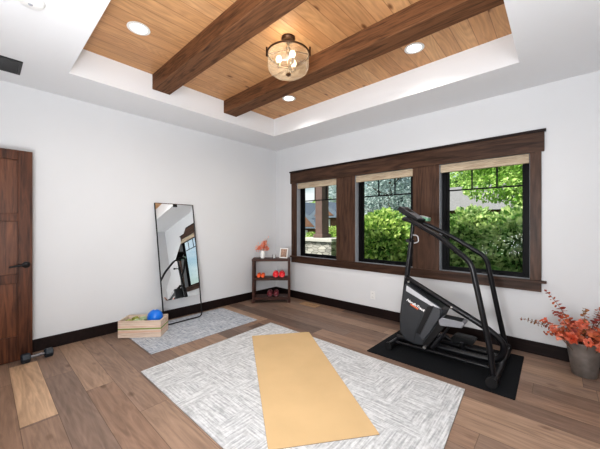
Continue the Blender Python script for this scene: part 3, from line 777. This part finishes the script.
# pedals and arms
def pedal(y0, dz, arm0, pm=SILVERP):
    a_ = MB().prism([(arm0-.02, y0+.02, .115), (arm0+.02, y0+.02, .075), (3.245, y0+.02, .345+dz), (3.19, y0+.02, .375+dz)], (0, .04, 0))
    pa = part(a_, 'pedal_arm', BLACKM, bevel=.005)
    q = [(3.205, .415+dz), (3.215, .372+dz), (3.225, .365+dz), (3.405, .385+dz), (3.430, .430+dz), (3.415, .442+dz), (3.235, .445+dz)]
    part(MB().prism([(x, y0-.045, z) for x, z in q], (0, .13, 0)), 'pedal', pm, bevel=.008, bseg=3)
    part(MB().prism([(x, y0-.035, z) for x, z in ((3.245, .4452+dz), (3.40, .443+dz), (3.40, .447+dz), (3.245, .449+dz))], (0, .11, 0)), 'pedal_tread', BLACKP)
    part(MB().tube([(3.12, y0+.04, .10), (3.22, y0+.04, .25+dz*.7)], .022, 12).tube([(3.22, y0+.04, .25+dz*.7), (3.29, y0+.03, .37+dz)], .011, 10), 'piston', BLACKT, smooth=35)
    part(MB().tube([(3.062, y0+.03, .10), (3.062, y0-.005, .10)], .016, 12), 'pivot_bolt', CHROME, smooth=35)
pedal(-.85, 0, 3.05)
pedal(-.42, -.29, 3.05, BLACKP)
# console
MCn = Matrix.Translation((2.840, -.60, 1.437)) @ Matrix.Rotation(math.radians(36), 4, 'Y')
cs = MB(); cs.box(-.130, -.115, -.030, .130, .115, .022, MCn); cn = part(cs, 'console', BLACKP, bevel=.010, bseg=3)
part(MB().box(-.112, -.098, .0222, .112, .098, .0235, MCn), 'console_face', SCREEN, parent=cn)
part(MB().box(-.09, -.07, .0236, -.01, .07, .0245, MCn), 'display', BLACKM, parent=cn)
part(MB().tube([(2.86, -.60, 1.375), (2.85, -.60, 1.42)], .034, 12), 'console_neck', BLACKP, smooth=35)
MG = Matrix.Translation((2.925, -.43, 1.395)) @ Matrix.Rotation(math.radians(18), 4, 'Y')
part(MB().box(-.05, -.055, -.022, .05, .06, .016, MG), 'clip_rest', GREENP, bevel=.006)
part(MB().box(-.045, -.05, .0165, .045, .055, .022, MG), 'rest_lid', STRIPE)

# ---------------------------------------------------------------- metal vase with dried branches
vc = Vector((4.222, -.245, 0))
vz = empty('floor_vase', vc, 'tall tapered pewter metal vase on the floor at the right edge', 'vase')
MB().lathe([(0, 0), (.078, 0), (.082, .004), (.100, .14), (.122, .280), (.127, .295), (.122, .297), (.116, .28), (.095, .14), (.077, .012), (0, .012)], seg=36).build('vase_body', PEWTER, vz, smooth=True)
MB().tube([(.124*math.cos(2*PI*k/36), .124*math.sin(2*PI*k/36), .294) for k in range(36)], .005, 8, closed=True).build('rim', PEWTER, vz, smooth=True)
bq = empty('dried_bouquet', vc+Vector((0, 0, .014)), 'bouquet of dried russet eucalyptus and coral blossoms in the pewter vase', 'dried flowers'); bo = vc+Vector((0, 0, .014))
rnd = random.Random(11)
def rounddisc(mb, c, n, r):
    n = Vector(n).normalized(); q = n.cross(Vector((.2, .5, .8))).normalized(); p = n.cross(q)
    vs = [mb.bm.verts.new(c+(q*math.cos(2*PI*k/8)+p*math.sin(2*PI*k/8)*.8)*r+n*(.15*r*math.cos(4*PI*k/8))) for k in range(8)]
    mb.bm.faces.new(vs)
def branch(tip, mat, size=.030, start=.40, pairs=13, bend=.06, base=None):
    b0 = vc+Vector((rnd.uniform(-.04, .04), rnd.uniform(-.04, .04), .02)); tip = Vector(tip)
    mouth = vc+((tip-vc).normalized()*.09); mouth.z = .29
    mid = mouth.lerp(tip, .5)+Vector((rnd.uniform(-.02, .02), rnd.uniform(-.02, .02), bend))
    pts = [b0]+arc(mouth, mid, tip, 10)
    st_ = MB().tube(pts, [.0035]*3+[.0028]*4+[.0018]*(len(pts)-7), 6).build('branch', STEM, bq, bo)
    mb = MB(); cv = pts[1:]
    for k in range(pairs):
        f = start*.3+(1-start*.3)*(k+.5)/pairs; i = min(int(f*10), 9); c = cv[i].lerp(cv[i+1], f*10-i)
        tdir = (cv[i+1]-cv[i]).normalized()
        s = size*(1.1-.65*f)
        a_ = rnd.uniform(0, PI)
        o1 = tdir.cross(Vector((math.cos(a_), math.sin(a_), .4))).normalized()
        for sg in (-1, 1):
            rounddisc(mb, c+o1*sg*s*.95, tdir*.8+o1*sg*.25+Vector((rnd.uniform(-.4, .4),)*3), s*rnd.uniform(.75, 1.05))
    mb.build('leaves', mat, st_, bo)
for tip, mt, sz in (((3.955, -.30, .725), EUC, .030), ((3.775, -.31, .415), EUCG, .028), ((3.90, -.40, .44), EUC, .033), ((4.02, -.36, .55), EUC, .032),
                    ((4.225, -.38, .615), EUCG, .028), ((4.39, -.33, .66), EUC, .030), ((4.50, -.36, .56), EUC, .032), ((4.56, -.40, .44), EUC, .030), ((4.40, -.50, .52), EUC, .032),
                    ((4.12, -.47, .47), EUC, .030), ((4.33, -.16, .60), EUC, .03), ((4.08, -.20, .50), EUC, .03), ((3.96, -.46, .36), EUC, .03)):
    branch(tip, mt, sz)
def blossom(c, r, n):
    c = Vector(c); st_ = MB().tube([vc+Vector((0, 0, .05)), vc.lerp(c, .5)+Vector((0, 0, .06)), c], .002, 5).build('branch', STEM, bq, bo)
    mb = MB()
    for k in range(n):
        d_ = Vector((rnd.gauss(0, 1), rnd.gauss(0, 1), rnd.gauss(0, 1))).normalized()
        leafcard(mb, c+d_*r*rnd.uniform(.1, .6), d_, r*rnd.uniform(.6, 1.0), width=.9, rnd=rnd)
    mb.build('blossom', CORAL, st_, bo)
for c_, r_, n__ in (((4.14, -.38, .34), .045, 60), ((4.21, -.34, .47), .038, 45), ((4.17, -.33, .42), .04, 45), ((4.33, -.40, .32), .045, 60), ((4.02, -.38, .40), .030, 30), ((4.27, -.30, .38), .04, 40),
                   ((3.96, -.36, .45), .026, 24), ((4.10, -.30, .44), .03, 24), ((4.42, -.40, .42), .035, 30), ((4.24, -.44, .35), .032, 40), ((4.06, -.42, .345), .028, 26)):
    blossom(c_, r_, n__)

# ---------------------------------------------------------------- outdoors
struct(MB().box(-25, .16, -.55, 25, 45, -.45).build('ground', GRASS))
def ptin(rnd, rx, ry, rz, shell=.65):
    while True:
        p = Vector((rnd.uniform(-1, 1), rnd.uniform(-1, 1), rnd.uniform(-1, 1)))
        if shell < p.length < 1: return Vector((p.x*rx, p.y*ry, p.z*rz)), p
def shrub(name, c, lobes, n, size, mat, label, cat, group=None, seed=1, trunk=None, shell=.7, core=True, zb=-.45):
    rnd = random.Random(seed); cx, cy = c
    r = empty(name, (cx, cy, zb), label, cat, group)
    mb = MB(); tot = sum(l[3]*l[5] for l in lobes)
    for (x, y, z, rx, ry, rz) in lobes:
        for k in range(int(n*rx*rz/tot)):
            p, q = ptin(rnd, rx, ry, rz, shell)
            if q.y > .55: continue
            d_ = q+Vector((rnd.uniform(-.7, .7), rnd.uniform(-.7, .7), rnd.uniform(-1.0, .5)))
            leafcard(mb, Vector((cx+x, cy+y, z))+p, d_, size*rnd.uniform(.6, 1.25), width=.6, rnd=rnd)
    mb.build('foliage', mat, r, (cx, cy, zb))
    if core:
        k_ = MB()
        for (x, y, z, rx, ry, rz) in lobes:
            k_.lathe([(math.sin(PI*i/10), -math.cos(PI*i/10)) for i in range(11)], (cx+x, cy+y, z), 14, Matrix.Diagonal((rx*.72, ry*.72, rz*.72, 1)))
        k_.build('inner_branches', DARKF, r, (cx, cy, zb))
    if trunk:
        t_ = MB()
        for pts, rr in trunk: t_.tube([Vector((cx, cy, 0))+Vector(p) for p in pts], rr, 7)
        t_.build('trunk', BARK, r, (cx, cy, zb), smooth=True)
    return r
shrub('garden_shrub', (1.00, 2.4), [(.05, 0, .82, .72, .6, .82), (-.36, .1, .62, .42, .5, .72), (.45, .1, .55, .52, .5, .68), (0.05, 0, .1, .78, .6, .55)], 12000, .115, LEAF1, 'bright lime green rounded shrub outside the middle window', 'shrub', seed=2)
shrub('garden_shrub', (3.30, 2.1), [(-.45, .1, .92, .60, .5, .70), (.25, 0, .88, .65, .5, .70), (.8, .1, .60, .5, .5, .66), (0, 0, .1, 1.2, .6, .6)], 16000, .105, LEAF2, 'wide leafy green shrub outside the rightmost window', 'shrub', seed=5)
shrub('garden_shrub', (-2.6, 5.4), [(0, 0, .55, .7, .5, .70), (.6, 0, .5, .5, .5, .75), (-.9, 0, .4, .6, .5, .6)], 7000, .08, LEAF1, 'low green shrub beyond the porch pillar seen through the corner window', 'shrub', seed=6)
rt = random.Random(4)
def limbs(h, n, spread, r0):
    out = [([(0, 0, -.45), (.05, 0, h*.5), (0, 0, h)], [r0, r0*.7, r0*.3])]
    for k in range(n):
        z = h*rt.uniform(.25, .95); a_ = rt.uniform(0, 2*PI)
        e = (math.cos(a_)*spread, math.sin(a_)*spread*.6, z+spread*.35)
        out.append(([(0, 0, z), (e[0]*.5, e[1]*.5, z+spread*.12), e], [r0*.35, r0*.25, r0*.1]))
    return out
shrub('garden_tree', (3.7, 4.7), [(0, 0, 2.6, .9, .8, 1.0), (-.8, .2, 2.35, .8, .6, .45), (.1, 0, 1.3, .75, .6, .9), (-.5, .2, 3.2, 1.0, .8, .7), (-1.2, .3, 3.0, .7, .6, .4)], 14000, .085, LEAF3, 'airy light green tree beyond the shrub at the rightmost window', 'tree', 'trees in the garden', 8, limbs(3.2, 9, 1.0, .07), .3, False)
shrub('garden_tree', (-.75, 6.6), [(0, 0, 2.5, 1.1, .8, .9), (-.7, .2, 2.0, .8, .8, .8), (.75, .1, 2.1, .75, .7, .9), (0, 0, 3.5, 1.2, .8, .8), (0, 0, 1.2, 1.2, .8, .7)], 15000, .085, LEAF4, 'silvery blue conifer behind the lime shrub at the middle window', 'tree', 'trees in the garden', 9, limbs(3.6, 18, 1.3, .10), .2, False)
shrub('garden_tree', (-9.5, 14.0), [(0, 0, 2.4, 1.5, .8, 1.1), (.4, 0, 1.1, 1.2, .8, .9)], 5000, .15, LEAF3, 'far green tree behind the blue roof left of the porch pillar', 'tree', 'trees in the garden', 10, limbs(3, 6, 1.0, .1), .3, True)
shrub('garden_tree', (-6.9, 12.5), [(0, 0, 3.6, 1.0, .8, 1.6), (.3, 0, 1.8, 1.1, .8, 1.1)], 6000, .13, LEAF4, 'tall blue grey conifer to the right of the porch pillar', 'tree', 'trees in the garden', 13, limbs(4.5, 9, .8, .1), .3, False)
shrub('garden_tree', (.6, 15.5), [(0, 0, 3.4, 2.4, 1.0, 1.5), (2.4, 0, 3.3, 1.8, 1.0, 1.3), (-2.2, 0, 2.8, 1.6, 1, 1.4), (1.0, 0, 1.5, 3.0, 1, 1.4)], 14000, .17, LEAF3, 'broad green tree far behind the grey shingle roof', 'tree', 'trees in the garden', 12, limbs(4, 6, 2.0, .15), .35, True)
# porch pillar on a stone base
pp = empty('porch_pillar', (-.28, 2.15, -.45), 'square brown porch pillar on a stacked stone base outside the corner window', 'pillar')
og = (-.28, 2.15, -.45)
MB().box(-.65, 2.0, 1.0, -.43, 2.29, 3.6).build('post', PILW, pp, og, bevel=.01)
MB().box(-.69, 1.96, .985, -.39, 2.33, 1.08).build('post_collar', PILW, pp, og, bevel=.01)
MB().box(-1.0, 1.75, .90, .05, 2.50, .985).build('stone_cap', plain('limestone', (.46, .44, .41), .9, noise=.1), pp, og, bevel=.01)
MB().box(-.94, 1.82, -.45, -.01, 2.43, .90).build('stone_base', STONE, pp, og)
# neighbouring houses
def house(x0, x1, y0, y1, zw, zr, wallm, roofm, label, ridge='X', win=()):
    og = ((x0+x1)/2, (y0+y1)/2, -.45)
    h = empty('house', og, label, 'house')
    MB().box(x0, y0, -.45, x1, y1, zw).build('wall', wallm, h, og)
    e = .35
    if ridge == 'X':
        ym = (y0+y1)/2
        MB().prism([(x0-e, y0-e, zw-.1), (x0-e, ym, zr), (x0-e, y1+e, zw-.1), (x0-e, ym, zr+.12)][:3]+[], (x1-x0+2*e, 0, 0)).build('roof', roofm, h, og)
    else:
        xm = (x0+x1)/2
        MB().prism([(x0-e, y0-e, zw-.1), (xm, y0-e, zr), (x1+e, y0-e, zw-.1)], (0, y1-y0+2*e, 0)).build('roof', roofm, h, og)
        MB().prism([(x0+.1, y0-e-.02, zw), (xm, y0-e-.02, zr-.25), (x1-.1, y0-e-.02, zw)], (0, .02, 0)).build('gable', SIDING, h, og)
    for (a0, b0, a1, b1) in win:
        MB().box(a0, y0-.03, b0, a1, y0-.005, b1).build('window', WHITEP, h, og)
house(-.9, 2.5, 9.6, 13, 2.0, 3.1, SIDING, ROOFM, 'neighbouring house with a grey shingle roof behind the right shrub')
house(-9.2, -6.0, 9.0, 11, 1.2, 2.7, SIDING, ROOFB, 'distant house with a blue grey roof at the far left of the corner window', 'Y', [(-7.4, .3, -6.9, 1.0)])
house(-5.1, -3.7, 7.6, 9.0, 1.75, 2.45, SIDING, ROOFB, 'small brown gabled house seen just right of the porch pillar', 'Y', [(-4.55, 1.2, -4.25, 1.6)])

# ---------------------------------------------------------------- light and sky
W = bpy.data.worlds.new('sky'); S.world = W; W.use_nodes = True; nt = W.node_tree; N, L = nt.nodes, nt.links
bg = N['Background']
sk = N.new('ShaderNodeTexSky'); sk.sky_type = 'NISHITA'; sk.sun_disc = False; sk.sun_elevation = math.radians(48); sk.sun_rotation = math.radians(200); sk.air_density = 1.2; sk.dust_density = 2.5
tc = N.new('ShaderNodeTexCoord'); nz = N.new('ShaderNodeTexNoise'); nz.inputs['Scale'].default_value = 3.5; nz.inputs['Detail'].default_value = 6
mpp = N.new('ShaderNodeMapping'); mpp.inputs['Scale'].default_value = (1, 1, 3); L.new(tc.outputs['Generated'], mpp.inputs[0]); L.new(mpp.outputs[0], nz.inputs['Vector'])
cr_ = N.new('ShaderNodeValToRGB'); cr_.color_ramp.elements[0].position = .42; cr_.color_ramp.elements[1].position = .6; L.new(nz.outputs['Fac'], cr_.inputs[0])
gm = N.new('ShaderNodeMixRGB'); gm.blend_type = 'MULTIPLY'; gm.inputs[0].default_value = 1; L.new(sk.outputs[0], gm.inputs[1]); gm.inputs[2].default_value = (.16, .16, .16, 1)
mxx = N.new('ShaderNodeMixRGB'); L.new(cr_.outputs[0], mxx.inputs[0]); L.new(gm.outputs[0], mxx.inputs[1]); mxx.inputs[2].default_value = (.95, .98, 1.0, 1)
L.new(mxx.outputs[0], bg.inputs[0]); bg.inputs[1].default_value = 1.0
sl = bpy.data.lights.new('sun', 'SUN'); sl.energy = 6.8; sl.angle = math.radians(1.5); sl.color = (1, .96, .88)
so = bpy.data.objects.new('sun', sl); COL.objects.link(so)
so.rotation_euler = Vector((.45, .75, -.95)).to_track_quat('-Z', 'Y').to_euler()
def area(name, loc, to, sx, sy, e, col):
    l = bpy.data.lights.new(name, 'AREA'); l.shape = 'RECTANGLE'; l.size = sx; l.size_y = sy; l.energy = e; l.color = col
    o = bpy.data.objects.new(name, l); COL.objects.link(o); o.location = loc
    o.rotation_euler = (Vector(to)-Vector(loc)).to_track_quat('-Z', 'Y').to_euler(); return o
area('added_fill_corner', (4.38, -4.18, 1.9), (1.2, -.8, 1.5), .9, 1.2, 60, (.97, .98, 1))  # added fill lamp behind the camera, evens out the room; not a real fixture
area('added_fill_upward', (3.2, -4.1, .9), (2.4, -2.4, 3.0), 1.2, .8, 105, (.97, .98, 1))  # added lamp aimed upward to brighten ceiling and tray, stays out of frame

# ---------------------------------------------------------------- camera
cam = bpy.data.cameras.new('camera'); co_ = bpy.data.objects.new('camera', cam); COL.objects.link(co_)
cam.sensor_width = 36; cam.sensor_fit = 'HORIZONTAL'; cam.lens = 36*287.5/600; cam.clip_start = .02; cam.clip_end = 200
co_.location = (4.064, -3.804, 1.325); co_.rotation_euler = (PI/2, 0, math.atan2(.671, .742)); S.camera = co_
S.view_settings.view_transform = 'Standard'; S.view_settings.look = 'Medium High Contrast'; S.view_settings.exposure = -.17
try:
    S.cycles.use_denoising = True; S.cycles.max_bounces = 10; S.cycles.transparent_max_bounces = 12; S.cycles.diffuse_bounces = 6
except Exception: pass
